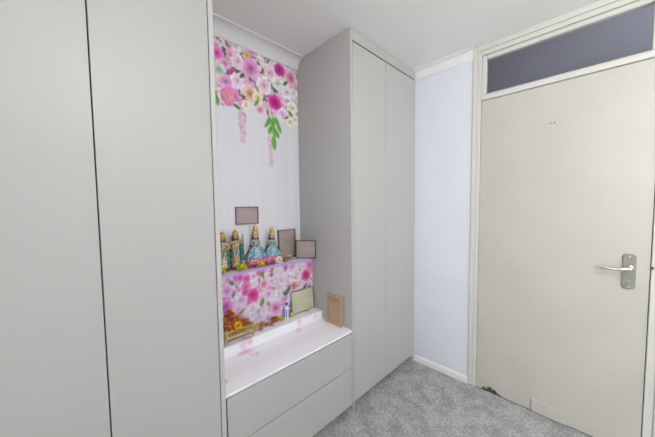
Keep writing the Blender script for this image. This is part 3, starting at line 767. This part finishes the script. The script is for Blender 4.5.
def gown_figurine(label, loc, rotz, s, skin_mat, gown_mat, over_mat, shawl_mat, lean):
    t = thing('figurine', label, 'figurine', loc, (0, 0, R(rotz)))
    t.scale = (s * .94, s * .90, s)
    obj('plinth', add_lathe(bmesh.new(), [(.040, 0), (.042, .004), (.038, .012)], 24, sy=.66), M['plinth'], t, 40, world=False)
    # frilled hem: two ruffled tiers
    bm = bmesh.new()
    for z0, r0, r1, n in ((.013, .0655, .0600, 15), (.030, .0640, .0560, 13)):
        add_lathe(bm, [(r1, z0 + .024), (r0 * .98, z0 + .010), (r0, z0), (r1, z0 + .004)], 90, sy=.66, wob=lambda i, a, tt, n=n: 1 + (.06 if i in (1, 2) else .01) * math.sin(a * n), cap=False)
    obj('hem_frill', bm, M['pink'], t, 50, world=False, label='magenta frilled hem')
    # flared skirt with pleats
    prof = [(.058, .044), (.0625, .052), (.0600, .066), (.052, .082), (.040, .098), (.027, .112), (.017, .121), (.014, .126)]
    obj('skirt', add_lathe(bmesh.new(), prof, 96, sy=.66, wob=lambda i, a, tt: 1 + .055 * (1 - tt) * math.sin(a * 16 + 1.2 * math.sin(a * 3)), cap=True), gown_mat, t, 50, world=False, label='flared blue satin skirt')
    # net apron panels over the skirt
    bm = bmesh.new()
    for a0 in (-90, -32, -148, 40, 140):
        rows = []
        for r, z, hw in ((.016, .122, 8), (.030, .112, 12), (.045, .096, 16), (.0585, .080, 18), (.0675, .064, 15), (.0690, .054, 8)):
            rows.append([bm.verts.new((r * math.cos(R(a0 + hw * q)), r * .68 * math.sin(R(a0 + hw * q)), z + .0015 * math.cos(q * 9))) for q in (-1, -.5, 0, .5, 1)])
        for a, b in zip(rows, rows[1:]):
            for k in range(4): bm.faces.new((a[k], a[k + 1], b[k + 1], b[k]))
    obj('overskirt', bm, over_mat, t, 60, world=False, label='pale cyan net panels')
    # body: torso, neck, head, arms as one mesh
    V = [(0, 0, .120), (0, 0, .134), (0, -.001, .150), (0, 0, .160), (0, 0, .168), (0, 0, .178)]
    Rr = [(.013, .010), (.012, .010), (.016, .011), (.010, .008), (.0062, .0062), (.008, .008)]
    E = [(0, 1), (1, 2), (2, 3), (3, 4), (4, 5)]
    for sd in (-1, 1):
        k = len(V)
        V += [(sd * .019, 0, .156), (sd * .030, -.004, .140), (sd * .024 + lean, -.022, .130), (sd * .012 + lean, -.034, .136), (sd * .007 + lean, -.039, .139)]
        Rr += [.0066, .0056, .0050, .0040, .0044]
        E += [(2, k), (k, k + 1), (k + 1, k + 2), (k + 2, k + 3), (k + 3, k + 4)]
    bm = skin_bm(V, E, Rr, 2)
    head_shape(bm, (0, -.001, .190), .0178)
    b_ = obj('body', bm, skin_mat, t, 80, world=False)
    face_parts(b_, (0, -.001, .190), .0178)
    bm = bmesh.new()                                                    # blouse
    add_lathe(bm, [(.0152, .118), (.0150, .130), (.0185, .146), (.0190, .155), (.0120, .163)], 24, sy=.82)
    for sd in (-1, 1): add_tube(bm, [(sd * .013, 0, .158), (sd * .021, -.001, .154), (sd * .0275, -.003, .144)], [.0085, .0090, .0080], 10)
    obj('blouse', bm, over_mat, t, 60, world=False)
    bm = bmesh.new()                                                    # bead garland
    for k in range(15):
        u = -1 + 2 * k / 14
        add_ball(bm, (u * .014, -.0185 - .006 * (1 - u * u), .160 - .030 * (1 - u * u)), .0028, u=8, v=6)
    obj('necklace', bm, M['gold'], t, 60, world=False)
    bm = bmesh.new()                                                    # hair falling down the back
    add_lathe(bm, [(.0180, .118), (.0270, .128), (.0290, .145), (.0250, .168), (.0215, .190), (.0150, .208)], 20, c=(0, .008, 0), sy=.62)
    obj('hair', bm, M['hair'], t, 60, world=False, label='long dark hair')
    bm = bmesh.new()                                                    # tall tiered crown
    add_lathe(bm, [(.0175, .200), (.0200, .203), (.0185, .211), (.0165, .216), (.0178, .221), (.0155, .227), (.0130, .231), (.0140, .236), (.0118, .242), (.0085, .247), (.0092, .251), (.0062, .256), (.0018, .261)], 20, sy=.9)
    for q in range(10):
        a = 2 * PI * q / 10; add_ball(bm, (.0195 * math.cos(a), .0178 * math.sin(a), .2060), .0036, u=6, v=5)
    obj('crown', bm, M['gold'], t, 50, world=False, label='tall gold pointed crown')
    bm = bmesh.new()                                                    # shawl from the shoulders out over the skirt
    for sd in (-1, 1):
        rows = []
        for k in range(9):
            u = k / 8
            cx = sd * (.018 + .048 * u ** 1.2); cz = .160 - .098 * u; cy = .012 - .010 * u
            hw = .007 + .011 * u
            rows.append([bm.verts.new((cx + .002 * math.sin(q * 5 + k), cy + q * hw + .014 * (1 - u), cz + .003 * math.cos(q * 6))) for q in (-1, -.4, .2, .8)])
        for a, b in zip(rows, rows[1:]):
            for k in range(3): bm.faces.new((a[k], a[k + 1], b[k + 1], b[k]))
    bmesh.ops.solidify(bm, geom=bm.faces[:], thickness=.0012)
    obj('shawl', bm, shawl_mat, t, 60, world=False)
    return t
gown_figurine('figurine in a blue gown with the taller gold crown, nearer the robed pair', (.871, .4585, ZS + .0005), -14, 1.0, M['skin'], M['blue'], M['palecyan'], M['navy'], 0)
gown_figurine('crowned figurine in a blue gown beside the brown picture', (.991, .4585, ZS + .0005), -14, .92, M['skin'], M['blue'], M['palecyan'], M['navy'], .004)

def robe_figurine(label, loc, rotz, s, raised, robe_mat, wrap_mat):
    t = thing('figurine', label, 'figurine', loc, (0, 0, R(rotz)))
    t.scale = (s, s, s)
    obj('plinth', box(-.034, .034, -.024, .024, 0, .018, bevel=.003, seg=2), M['plinth'], t, world=False, label='dark brown plinth')
    bm = bmesh.new()
    prof = [(.024, .018), (.0255, .024), (.023, .050), (.0205, .080), (.0190, .105), (.0200, .120)]
    add_lathe(bm, prof, 48, sy=.72, wob=lambda i, a, tt: 1 + .05 * (1 - tt * .7) * math.sin(a * 11))
    obj('robe', bm, robe_mat, t, 50, world=False, label='pleated gold and cream robe')
    V = [(0, 0, .112), (0, 0, .130), (0, 0, .150), (0, 0, .166), (0, 0, .176), (0, 0, .186)]
    Rr = [(.017, .013), (.017, .013), (.020, .013), (.012, .009), (.0066, .0066), (.008, .008)]
    E = [(i, i + 1) for i in range(5)]
    for sd in (-1, 1):
        k = len(V)
        if sd == 1 and raised:
            V += [(.023, 0, .162), (.036, -.006, .168), (.042, -.012, .190), (.043, -.013, .205), (.043, -.013, .214)]
        else:
            V += [(sd * .023, 0, .160), (sd * .034, -.004, .142), (sd * .030, -.018, .126), (sd * .020, -.028, .132), (sd * .013, -.033, .136)]
        Rr += [.0074, .0060, .0054, .0044, .0050]
        E += [(2, k), (k, k + 1), (k + 1, k + 2), (k + 2, k + 3), (k + 3, k + 4)]
    bm = skin_bm(V, E, Rr, 2)
    head_shape(bm, (0, -.001, .196), .0160)
    for sd in (-1, 1): obj('foot', add_ball(bmesh.new(), (sd * .010, -.021, .021), .006, .8, 1.5, .5, 10, 6), M['skin2'], t, 80, world=False)
    b_ = obj('body', bm, M['skin2'], t, 80, world=False)
    face_parts(b_, (0, -.001, .196), .0160)
    bm = bmesh.new()
    add_lathe(bm, [(.0170, .160), (.0210, .172), (.0205, .192), (.0185, .206), (.0110, .215)], 20, c=(0, .007, 0), sy=.66)
    obj('hair', bm, M['hair'], t, 60, world=False)
    bm = bmesh.new()                                                    # broad crown with leaf points
    add_lathe(bm, [(.0165, .205), (.0185, .208), (.0175, .214), (.0155, .220), (.0120, .227), (.0060, .232), (.0018, .238)], 20, sy=.92)
    for q in range(9):
        a = 2 * PI * q / 9
        add_ball(bm, (.0172 * math.cos(a), .0160 * math.sin(a), .217), .0042, .7, .7, 1.5, 6, 6)
    obj('crown', bm, M['gold'], t, 50, world=False, label='broad gold crown')
    bm = bmesh.new()                                                    # flower garland down the front
    for k in range(24):
        u = -1 + 2 * k / 23
        x = u * .017; z = .166 - .092 * (1 - u * u) ** .8
        add_ball(bm, (x, -.0225 - .004 * (1 - u * u), z), .0045, u=8, v=6)
    obj('garland', bm, M['peach'], t, 60, world=False, label='peach bead garland')
    bm = bmesh.new()                                                    # sash ends hanging at both sides
    for sd in (-1, 1):
        hi = sd == 1 and raised
        rows = []
        for k in range(12):
            u = k / 11
            cx = sd * ((.044 if hi else .030) - .004 * math.sin(u * 3)); cz = (.206 if hi else .168) - (.158 if hi else .135) * u
            hw = .006 + .008 * u
            rows.append([bm.verts.new((cx + q * hw * .7, .006 + q * .004 + .004 * math.sin(3 * q + 3 * u), cz + .003 * q)) for q in (-1, -.5, 0, .5, 1)])
        for a, b in zip(rows, rows[1:]):
            for k in range(4): bm.faces.new((a[k], a[k + 1], b[k + 1], b[k]))
    bmesh.ops.solidify(bm, geom=bm.faces[:], thickness=.0016)
    obj('sash', bm, wrap_mat, t, 60, world=False, label='teal satin sash hanging at both sides')
    bm = bmesh.new()                                                    # cape spread behind
    rows = []
    for k in range(12):
        u = k / 11; z = .170 - .148 * u; hw = .026 + .016 * math.sin(PI * min(1, u * 1.1) * .8)
        rows.append([bm.verts.new((q * hw, .021 - .006 * q * q + .0022 * math.cos(q * 14), z + .004 * math.cos(q * 7))) for q in [-1 + j / 8 for j in range(17)]])
    for a, b in zip(rows, rows[1:]):
        for k in range(16): bm.faces.new((a[k], a[k + 1], b[k + 1], b[k]))
    bmesh.ops.solidify(bm, geom=bm.faces[:], thickness=.0014)
    obj('cape', bm, wrap_mat, t, 60, world=False, label='teal cape spread behind the body')
    bm = bmesh.new()                                                    # short tunic
    add_lathe(bm, [(.0215, .112), (.0215, .130), (.0245, .148), (.0235, .160), (.0140, .171)], 28, sy=.74)
    for sd in (-1, 1):
        if not (sd == 1 and raised): add_tube(bm, [(sd * .015, 0, .165), (sd * .024, -.001, .160), (sd * .0315, -.003, .147)], [.0098, .0100, .0088], 10)
        else: add_tube(bm, [(.015, 0, .165), (.025, -.001, .163), (.034, -.005, .168)], [.0098, .0096, .0084], 10)
    obj('tunic', bm, M['goldcloth'], t, 60, world=False)
    bm = bmesh.new()                                                    # teal panel at the waist
    add_lathe(bm, [(.0225, .078), (.0235, .086), (.0218, .112), (.0205, .124)], 40, sy=.76, wob=lambda i, a, tt: 1 + .04 * math.sin(a * 9), cap=False)
    obj('waist_wrap', bm, wrap_mat, t, 60, world=False)
    return t
robe_figurine('robed figurine with lowered arms and teal sash at the end of the shelf', (.652, .447, ZS + .0005), -25, .98, False, M['cream'], M['teal'])
robe_figurine('robed figurine with one raised arm and teal sash', (.731, .447, ZS + .0005), -25, 1.0, True, M['goldcloth'], M['teal'])

# ------------------------------------------------------------------ brass throne with a heap of flowers on the ledge
tx0, tx1, ty0, ty1 = .585, .752, .282, .350
t = thing('altar_throne', 'small ornate brass throne stand with curled feet on the ledge', 'throne', ((tx0 + tx1) / 2, (ty0 + ty1) / 2, ZR))
obj('seat_tray', box(tx0 + .004, tx1 - .004, ty0 + .004, ty1 - .004, ZR + .036, ZR + .044, bevel=.0015), M['brass'], t)
bm = bmesh.new()                                                        # fretwork front rail
add_box(bm, tx0, tx1, ty0, ty0 + .006, ZR + .030, ZR + .037, bevel=.0015); add_box(bm, tx0, tx1, ty0, ty0 + .006, ZR + .066, ZR + .072, bevel=.0015)
for k in range(7):
    cx = tx0 + .018 + k * (tx1 - tx0 - .036) / 6
    add_tube(bm, [(cx + .0095 * math.cos(a), ty0 + .003, ZR + .0515 + .0140 * math.sin(a)) for a in [2 * PI * q / 14 for q in range(15)]], .0020, 6, cap=False)
    add_ball(bm, (cx, ty0 + .003, ZR + .0515), .0040, u=8, v=6)
obj('front_rail', bm, M['brass'], t, 50)
for xx in (tx0, tx1 - .006):
    bm = bmesh.new()
    add_box(bm, xx, xx + .006, ty0 + .006, ty1, ZR + .030, ZR + .037, bevel=.0015); add_box(bm, xx, xx + .006, ty0 + .006, ty1, ZR + .066, ZR + .072, bevel=.0015)
    for k in range(3):
        cy = ty0 + .016 + k * .018
        add_tube(bm, [(xx + .003, cy + .008 * math.cos(a), ZR + .0515 + .014 * math.sin(a)) for a in [2 * PI * q / 12 for q in range(13)]], .0020, 6, cap=False)
    obj('side_rail', bm, M['brass'], t, 50)
bm = bmesh.new()                                                        # arched back
for k in range(5):
    f = .2 + .2 * k
    add_tube(bm, [((tx0 + tx1) / 2 + (tx1 - tx0) / 2 * .98 * math.cos(a) * (1 - .08 * k), ty1 - .003, ZR + .044 + .07 * math.sin(a) * (1 - .16 * k)) for a in [PI * q / 18 for q in range(19)]], .0024, 6)
obj('back_rest', bm, M['brass'], t, 50)
for xx in (tx0 + .006, tx1 - .006):
    for yy in (ty0 + .006, ty1 - .008):
        s = -1 if xx < .66 else 1
        bm = bmesh.new()
        add_tube(bm, [(xx, yy, ZR + .074), (xx, yy, ZR + .036), (xx + s * .006, yy, ZR + .020), (xx + s * .001, yy, ZR + .010), (xx + s * .005, yy, ZR + .0045)], [.0050, .0055, .0062, .0042, .0044], 10)
        add_ball(bm, (xx, yy, ZR + .078), .0064, u=10, v=8)
        obj('leg', bm, M['brass'], t, 50)
fo = make_flower('heap_flower', 'orange flower heaped on the brass throne', 'flower', .019, MARI, M['orange'], M['yellow2'], 'orange flowers heaped on the throne', 11)
fred = make_flower('heap_flower', 'dark red flower heaped on the brass throne', 'flower', .019, MARI, M['red'], M['orange'], 'red flowers heaped on the throne', 12)
fy = make_flower('heap_flower', 'bright yellow flower on top of the orange heap on the throne', 'flower', .023, MARI, M['yellow2'], M['yellow2'], None, 13)
spots = []
for lvl, (z, xs, ys) in enumerate(((ZR + .046, (.606, .640, .674, .708, .736), (.302, .331)), (ZR + .069, (.612, .646, .682, .716), (.308, .334)), (ZR + .092, (.610, .642, .674), (.316,)), (ZR + .113, (.606, .634, .660), (.320,)), (ZR + .134, (.612, .640), (.322,)), (ZR + .155, (.622,), (.322,)))):
    for x in xs:
        for y in ys: spots.append((x, y, z))
rg = random.Random(8); first = {'o': True, 'r': True}
for i, (x, y, z) in enumerate(spots):
    k = 'r' if rg.random() < .45 else 'o'
    src = fred if k == 'r' else fo
    loc = (x + rg.uniform(-.003, .003), y + rg.uniform(-.003, .003), z); rot = (rg.uniform(-.4, .5), rg.uniform(-.4, .4), rg.uniform(0, 6))
    if first[k]:
        src.location = loc; src.rotation_euler = rot; first[k] = False
    else:
        dup(src, loc, rot)
fy.location = (.660, .296, ZR + .080); fy.rotation_euler = (R(45), 0, R(-20))

# ------------------------------------------------------------------ small offerings along the ledge
def make_cup(label, m, loc):
    t = thing('offering_cup', label, 'cup', loc)
    obj('bowl', add_lathe(bmesh.new(), [(.009, 0), (.010, .002), (.005, .006), (.010, .012), (.0145, .024), (.0150, .030), (.0130, .030), (.009, .016), (.003, .012)], 20), m, t, 50, world=False)
    obj('rim_bead', add_tube(bmesh.new(), [(.0146 * math.cos(a), .0146 * math.sin(a), .030) for a in [2 * PI * q / 24 for q in range(25)]], .0014, 6, cap=False), M['gold'], t, 60, world=False)
    return t
make_cup('tiny brass offering cup beside the throne', M['brass'], (.789, .333, ZR + .0005))
make_cup('tiny terracotta offering cup, second from the throne', M['clay'], (.826, .337, ZR + .0005))
f = make_flower('offering_flower', 'peach flower lying beside the terracotta cup', 'flower', .018, MARI, M['peach'], M['orange'], None, 21); f.location = (.862, .338, ZR + .001)
f = make_flower('offering_flower', 'pink flower between the peach flower and the yellow one', 'flower', .017, MARI, M['rose'], M['pink'], None, 22); f.location = (.900, .334, ZR + .001)
f = make_flower('offering_flower', 'brown orange flower leaning on the print behind the pink flower', 'flower', .018, MARI, M['clay'], M['red'], None, 23); f.location = (.920, .345, ZR + .020); f.rotation_euler = (R(40), 0, 0)
make_cup('tiny terracotta cup beside the yellow ledge flower', M['clay'], (.935, .345, ZR + .0005)).location = (.9385, .3475, ZR + .0005)
f = make_flower('offering_flower', 'yellow flower on the ledge beside the blue and white bottle', 'flower', .020, MARI, M['yellow'], M['yellow'], None, 24); f.location = (.968, .338, ZR + .001)
f = make_flower('offering_flower', 'small rose pink flower at the throne foot beside the brass cup', 'flower', .014, MARI, M['rose'], M['peach'], None, 25); f.location = (.807, .312, ZR + .001)
f = make_flower('offering_flower', 'small cream flower in front of the terracotta and brown flowers', 'flower', .014, MARI, M['cream'], M['orange'], None, 26); f.location = (.882, .312, ZR + .001)
t = thing('bottle', 'small blue and white bottle standing on the ledge', 'bottle', (1.018, .345, ZR + .0005))
obj('body', add_lathe(bmesh.new(), [(.015, 0), (.017, .004), (.017, .060), (.014, .070), (.007, .078), (.007, .088)], 24), M['porcelain'], t, 40, world=False)
bm = bmesh.new()
for z in (.018, .030, .042, .054):
    for q in range(7):
        a = 2 * PI * (q + (.5 if int(z * 1000) % 24 else 0)) / 7
        add_ball(bm, (.0168 * math.cos(a), .0168 * math.sin(a), z), .0048, .8, .8, 1.1, 8, 6)
obj('blue_pattern', bm, M['bluepaint'], t, 60, world=False, label='raised blue glaze spots')
obj('cap', add_lathe(bmesh.new(), [(.0085, .088), (.0085, .098), (.006, .101)], 20), M['bluepaint'], t, 40, world=False)
def lime(label, loc, r):
    t = thing('lime', label, 'lime', loc)
    bm = bmesh.new(); add_lathe(bm, [(.001, 0), (r * .6, r * .18), (r * .97, r * .7), (r, r), (r * .94, r * 1.4), (r * .6, r * 1.85), (r * .2, r * 2.06), (.001, r * 2.14)], 20)
    obj('fruit', bm, M['lime'], t, 60, world=False)
    obj('stem_end', add_ball(bmesh.new(), (0, 0, r * 2.12), r * .12, 1, 1, .6, 8, 6), M['green'], t, 60, world=False)
lime('yellow green lime beside the blue and white bottle', (1.052, .336, ZR + .0005), .015)
lime('tiny green lime in front of the pale green picture', (1.188, .334, ZR + .0005), .010)

# ------------------------------------------------------------------ light
w = bpy.data.worlds.new('daylight'); scene.world = w; w.use_nodes = True
nt = w.node_tree; bg = nt.nodes['Background']
sky = nt.nodes.new('ShaderNodeTexSky'); sky.sky_type = 'HOSEK_WILKIE'; sky.turbidity = 6; sky.ground_albedo = .4
sky.sun_direction = (0.3, 0.4, 0.86)
nt.links.new(sky.outputs[0], bg.inputs['Color']); bg.inputs['Strength'].default_value = 0.6
def area(name, loc, rot, sx, sy, power, col, shape='RECTANGLE'):
    l = bpy.data.lights.new(name, 'AREA'); l.shape = shape; l.size = sx; l.size_y = sy; l.energy = power; l.color = col
    o = bpy.data.objects.new(name, l); COL.objects.link(o); o.location = loc; o.rotation_euler = rot
    return o
area('window_daylight', ((WX0 + WX1) / 2, YF - .14, (WZ0 + WZ1) / 2), (R(90), 0, 0), WX1 - WX0 - .1, WZ1 - WZ0 - .1, 19, (.97, .985, 1.0))
area('side_fill', (XW - .14, (LY0 + LY1) / 2, (WZ0 + WZ1) / 2), (R(90), 0, R(-90)), LY1 - LY0 - .1, WZ1 - WZ0 - .1, 94, (.97, .985, 1.0))  # fill light behind the invented window, lifts the door and alcove side
# ceiling lamp above the viewpoint
LX, LY = .22, -1.70
t = thing('ceiling_light', 'round flush ceiling lamp above the viewpoint', 'ceiling light', (LX, LY, H))
obj('ceiling_rose', add_lathe(bmesh.new(), [(.02, -.045), (.022, -.03), (.055, -.02), (.06, 0)], 40, c=(LX, LY, H - .001)), M['coving'], t, 40)
l = bpy.data.lights.new('ceiling_lamp', 'POINT'); l.shadow_soft_size = .07; l.energy = 46; l.color = (1, .975, .94)
o = bpy.data.objects.new('ceiling_lamp', l); COL.objects.link(o); o.location = (LX, LY, H - .18)
l = bpy.data.lights.new('hall_fill', 'POINT'); l.energy = 24; l.color = (.96, .97, 1.0); l.shadow_soft_size = .08  # added unseen fill, brightens the hall behind the fanlight pane
o = bpy.data.objects.new('hall_fill', l); COL.objects.link(o); o.location = (XD + .55, -1.9, 1.5)

# ------------------------------------------------------------------ camera
cam = bpy.data.cameras.new('camera'); cam.sensor_width = 36; cam.lens = 269.147 / 655 * 36; cam.clip_start = .02
co = bpy.data.objects.new('camera', cam); COL.objects.link(co)
fw = Vector((.69826372, .71367716, -.05561187)); rt = Vector((.71427563, -.69976569, -.01176064)); up = Vector((.04730858, .03151017, .9983832))
m = Matrix((rt, up, -fw)).transposed().to_4x4(); m.translation = (.01201, -1.07278, 1.32238)
co.matrix_world = m
scene.camera = co

vs = scene.view_settings
vs.view_transform = 'Standard'; vs.look = 'None'; vs.exposure = 0.0; vs.gamma = 1.0; vs.use_curve_mapping = False
